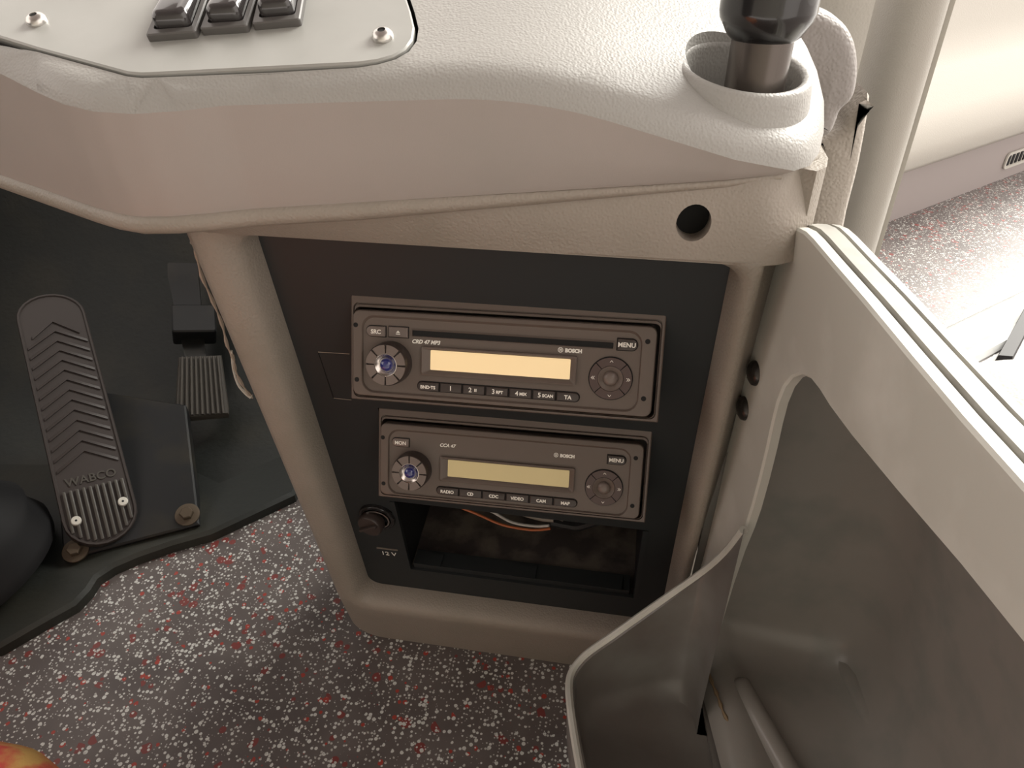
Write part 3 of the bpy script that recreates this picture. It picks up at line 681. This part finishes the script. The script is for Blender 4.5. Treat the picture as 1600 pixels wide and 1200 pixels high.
bpart('tray', loft([outb_, outw, [p+Vector((0, 0, .0012)) for p in rimp], inn, bot, bot2, cenr], False, False, False), 'tray', ang=60)
bpart('tray_rim', tube(rimp, .0028, 8), 'bin')
# support skirt below the tray so the bin stands on the floor
cl = [(.240, .016), (.36, .016), (.42, -.3), (.30, -.42)]
bpart('foot', loft([[Vector((x, y, z)) for x, y in cl] for z in (FZ, -.309)]), 'tray', smooth=False)
bpart('backing_sheet', loft([[Vector((x, y, z)) for x, y in ((.2335, .0185), (.30, .0185), (.30, .0215), (.2335, .0215))] for z in (FZ, -.02)]), 'tray', smooth=False)
bpart('gap_cover', pbox(.2255, -.405, -.006, .2440, -.03, -.002), 'bin', smooth=False)
tw = [zp(1104, 1040, -.296), zp(1112, 1065, -.294), zp(1122, 1090, -.294), zp(1131, 1115, -.295), zp(1145, 1138, -.296)]
tag(obj('dry_twig', *tube(smooth_path(tw, 4), [.0012+.0006*math.sin(i*2.1) for i in range(17)], 6), 'twig'), 'thin dry twig lying in the seam of the storage bin', 'twig')

# flap behind the post and textured strip beside it
def flat_px(pts, y0, th, bev=.003):
    a = [yp(px, py, y0) for px, py in pts]; q = [(p.x, p.z) for p in a]
    ar = sum(q[i][0]*q[(i+1) % len(q)][1]-q[(i+1) % len(q)][0]*q[i][1] for i in range(len(q)))
    if ar < 0: q = q[::-1]
    i1, i2 = offset_in(q, bev*.35), offset_in(q, bev)
    return loft([[Vector((s, y0+th, z)) for s, z in q], [Vector((s, y0, z)) for s, z in q], [Vector((s, y0-bev*.65, z)) for s, z in i1], [Vector((s, y0-bev, z)) for s, z in i2]])
def rounded(pts, n=5):
    o = smooth_path([(a, b, 0) for a, b in pts]+[(pts[0][0], pts[0][1], 0)], n)[:-1]; return [(p.x, p.y) for p in o]
tag(obj('leather_flap', *flat_px(rounded([(1120, 30), (1180, 14), (1240, 8), (1282, 16), (1315, 34), (1334, 66), (1339, 110), (1332, 150), (1312, 172), (1305, 190), (1295, 208), (1270, 215), (1250, 205), (1170, 120)], 4), .16, .02, .008), 'flap', ang=70), 'grey grained flap with a rounded top behind the black post', 'flap')
tag(obj('side_strip', *flat_px(rounded([(1275, 218), (1300, 206), (1316, 194), (1326, 176), (1342, 158), (1358, 150), (1342, 250), (1322, 330), (1308, 400), (1270, 520), (1225, 520), (1258, 330)], 3), .20, .03, .008), 'strip', ang=70), 'narrow beige grained strip between the console and the tall pillar', 'trim')
# pale cover and bracket behind the bin wall
c = dep(1560, 690, .62)
pts = []
def dome(c, rx, ry, h, z0):
    R_ = []
    for t in (0, .25, .5, .7, .85, .95, 1.0):
        k = math.sqrt(max(0, 1-t*t)) if t < 1 else .03
        R_.append([Vector((c.x+rx*max(k, .03)*abs(math.cos(a))**.7*(1 if math.cos(a) > 0 else -1), c.y+ry*max(k, .03)*abs(math.sin(a))**.7*(1 if math.sin(a) > 0 else -1), z0+h*t)) for a in [2*math.pi*q/48 for q in range(48)]])
    return loft([[Vector((p.x, p.y, FZ)) for p in R_[0]]]+R_)
tag(obj('rounded_cover', *dome(Vector((.60, .16, 0)), .17, .15, .06, -.21), 'cover', ang=60), 'pale grained rounded cover behind the bin wall', 'cover')
q0 = zp(1567, 566, FZ+.002); q1 = zp(1600, 505, FZ+.002)
tag(obj('black_strip', *loft([[q0+a, q1+(q1-q0)*.6+a, q1+(q1-q0)*.6+b, q0+b] for a, b in ((Vector((-.012, 0, 0)), Vector((.012, 0, 0))), (Vector((-.010, 0, .012)), Vector((.010, 0, .012))))]), 'slot', smooth=False), 'short black rubber strip on the floor behind the pale cover', 'strip')

# ================================================================ FOOTWELL
# floor mat with a raised edge
mp = [(-260, 1075), (-120, 1055), (0, 1012), (62, 976), (118, 945), (140, 922), (152, 903), (178, 886), (215, 870), (270, 851), (330, 834), (460, 773), (500, 700), (300, 640), (-300, 640)]
q = [zp(a, b, FZ+.012) for a, b in mp]; q = [(p.x, p.y) for p in q]
ar = sum(q[i][0]*q[(i+1) % len(q)][1]-q[(i+1) % len(q)][0]*q[i][1] for i in range(len(q)))
if ar < 0: q = q[::-1]
tag(obj('floor_mat', *loft([z3(q, FZ), z3(q, FZ+.011), z3(offset_in(q, .004), FZ+.015), z3(offset_in(q, .02), FZ+.016)]), 'mat', ang=40), 'worn dark rubber mat under the pedals', 'mat')
# accelerator treadle
Pb = dep(168, 850, .80); Pt = dep(72, 460, .89); ta = nrm(Pt-Pb); L_ = (Pt-Pb).length
view = nrm((Pb+Pt)/2-CAM); tx = nrm(ta.cross(-view)); tx = tx if tx.x > 0 else -tx; tn = tx.cross(ta)
if tn.dot(view) > 0: tn = -tn
TR = Matrix((tx, ta, tn)).transposed()
tr = empty('accelerator_pedal', Pb, 'long brown-black treadle pedal with chevron ribs and two bright screws', 'pedal', TR)
def tread_out(ins):
    w0, w1 = .0372-ins, .0362-ins; o = []
    for k in range(13):
        a = math.pi+math.pi*k/12; o.append((w0*math.cos(a), .036+(.036-ins)*math.sin(a)))
    for k in range(13):
        a = math.pi*k/12; o.append((w1*math.cos(a), L_-.032+(.032-ins)*math.sin(a)))
    return o
obj('plate', *loft([z3(tread_out(.002), -.012), z3(tread_out(0), -.008), z3(tread_out(0), 0), z3(tread_out(.001), .002), z3(tread_out(.003), .002), z3(tread_out(.0042), .0004)]), 'tread', tr, ang=30)
shv = None
for k in range(17):
    y0 = .112+k*.0133
    if y0 > L_-.03: break
    lim = .031
    sh = [(-lim, y0-.019), (-lim, y0-.0155), (0, y0+.0045), (lim, y0-.0155), (lim, y0-.019), (0, y0+.001)]
    if y0 > L_-.045: sh = [(x*.8, y) for x, y in sh]
    obj('chevron_rib', *loft([z3(sh, 0), z3(sh, .0016), z3([(x*.98, y) for x, y in sh], .0021)]), 'tread', tr)
for k in range(10):
    x = -.029+k*.0058*1.11; yl = .036-math.sqrt(max(0, .031**2-(x*.93)**2))*.97
    obj('grip_rib', *loft([z3(rr(x-.0016, yl, x+.0016, .070, .001, 2), 0), z3(rr(x-.0016, yl, x+.0016, .070, .001, 2), .003), z3(rr(x-.001, yl+.001, x+.001, .069, .0006, 2), .0036)]), 'pad', tr)
text('WABCO', .0135, tr, T((0, .0755, .0006)), 'pad', depth=.001, align='CENTER', bold=.0002)
for (x, y) in ((-.0235, .034), (.0245, .042)):
    s = obj('screw', *xf(lathe([(.0052, .0), (.0052, .0044), (.0044, .0052), (.0018, .0054)], 20), T((x, y, 0))), 'zinc', tr)
    obj('drive_recess', *xf(lathe([(.0014, .0052), (.0013, .0056)], 6), T((x, y, 0))), 'hole', s)
obj('hinge_block', *loft([z3(rr(-.025, .01, .025, .06, .004), -.03), z3(rr(-.025, .01, .025, .06, .004), -.010)]), 'base', tr)
# pedal carrier plate on the toe board
c0_, c1_, c2_, c3_ = zp(100, 876, FZ+.019), zp(312, 820, FZ+.019), zp(284, 620, FZ+.105), zp(80, 600, FZ+.115)
pn_ = nrm((c1_-c0_).cross(c3_-c0_)); pn_ = pn_ if pn_.dot(CAM-c0_) > 0 else -pn_
cx_ = nrm(c1_-c0_)
cp = empty('pedal_bracket', c0_, 'dark steel mounting plate with rusty bolts under the treadle pedal', 'bracket', frame((0, 0, 0), pn_, cx_).to_3x3())
bpy.context.view_layer.update(); ci = cp.matrix_world.inverted()
q = [(ci @ p) for p in (c0_, c1_, c2_, c3_)]; q = [(p.x, p.y) for p in q]
obj('plate', *loft([z3(q, -.02), z3(q, .001), z3(offset_in(q, .002), .003)]), 'base', cp, smooth=False)
for (px, py) in ((120, 862), (294, 806)):
    p = ci @ hit(px, py, c0_, pn_)
    obj('bolt', *xf(merge(lathe([(.0135, .002), (.0135, .0045), (.012, .005)], 24), lathe([(.0075, .005), (.0075, .010), (.0065, .011)], 6)), T((p.x, p.y, 0))), 'rust', cp)
# brake pedal
Bb = dep(317, 655, .93); Bt = dep(313, 558, .965); ba = nrm(Bt-Bb); bl = (Bt-Bb).length
view = nrm(Bb-CAM); bx_ = nrm(ba.cross(-view)); bx_ = bx_ if bx_.x > 0 else -bx_; bn_ = bx_.cross(ba)
br_ = empty('brake_pedal', Bb, 'small ribbed grey pedal pad hanging from a dark arm', 'pedal', Matrix((bx_, ba, bn_)).transposed())
def trap(i, z, w0=.0315, w1=.0265): return [Vector((x, y, z)) for x, y in ((-w0+i, i), (w0-i, i+.003), (w0-i+.0004, .012), (w1-i, bl-i), (-w1+i, bl-i-.002), (-w0+i-.0004, .012))]
obj('pad', *loft([trap(0, -.006), trap(0, .004), trap(.0015, .006)]), 'pad', br_)
for k in range(9):
    x = -.0248+k*.0062
    obj('rib', *loft([[Vector((x+a, y, z)) for a, y in ((-.0019+i, .003), (.0019-i, .003), ((.0019-i)*.9-x*.13, bl-.004), ((-.0019+i)*.9-x*.13, bl-.004))] for z, i in ((.005, 0), (.009, 0), (.0102, .0008))]), 'pad', br_)
obj('arm', *loft([z3(rr(-.013, bl*.3, .011, bl*.6, .003), -.006), [Vector((p.x-.004, p.y+.06, -.03)) for p in z3(rr(-.013, bl*.3, .011, bl*.6, .003), 0)], [Vector((p.x-.018, p.y+.20, -.02)) for p in z3(rr(-.02, bl*.3, .02, bl*.6, .003), 0)]]), 'base', br_)
obj('arm_head', *block(-.034, bl+.042, .022, bl+.085, .004, [(0, -.04), (0, -.006), (.002, -.004)]), 'base', br_)
# steering column gaiter at the left edge
G = zp(-40, 895, FZ+.016)
prof = [(.088, 0), (.092, .015), (.084, .035), (.088, .05), (.074, .07), (.077, .085), (.06, .105), (.06, .12), (.045, .14), (.034, .17), (.028, .22), (.028, .46)]
tag(obj('steering_gaiter', *xf(lathe(prof, 40), frame(G, nrm(Vector((-.25, -.1, 1))))), 'slot', ang=50), 'dark rubber steering column gaiter at the left edge', 'gaiter')
# loose torn edging along the console pillar
e0 = [(298, 376), (303, 392), (316, 430), (330, 470), (345, 505), (356, 540), (362, 560), (368, 580), (381, 605), (392, 622)]
pp = [P3(*pan(x+1, y, -.012), -.012)+Vector((.001*math.sin(i*2.3), 0, 0)) for i, (x, y) in enumerate(e0)]
ed = empty('torn_edging', pp[-1], 'torn shiny edging strip hanging along the left side of the console', 'edging'); ei = ed.matrix_world.inverted()
o = obj('strip', *tube(smooth_path(pp, 4), [.0011+.0005*math.sin(i*1.7) for i in range(37)], 6), 'film', ed); o.matrix_parent_inverse = ei
pp2 = [P3(*pan(x, y, -.012), -.012) for x, y in ((362, 548), (364, 575), (372, 600), (384, 614), (393, 620))]
o = obj('loose_tail', *tube(smooth_path(pp2, 4), [.0008+.0011*(i/16)**2 for i in range(17)], 6), 'seal', ed); o.matrix_parent_inverse = ei
# driver's seat corner
s = dep(40, 1196, .44)
R_ = []
for i, z in ((0, FZ), (.0, s.z-.05), (.003, s.z-.02), (.012, s.z-.006), (.03, s.z)):
    R_.append(z3(rr(s.x-.36+i, s.y-.40+i, s.x+.034-i, s.y+.022-i, .06-i*.5, 10), z))
tag(obj('seat_cushion', *loft(R_), 'fabric', ang=60), 'red and yellow patterned seat cushion corner at the bottom left', 'seat')
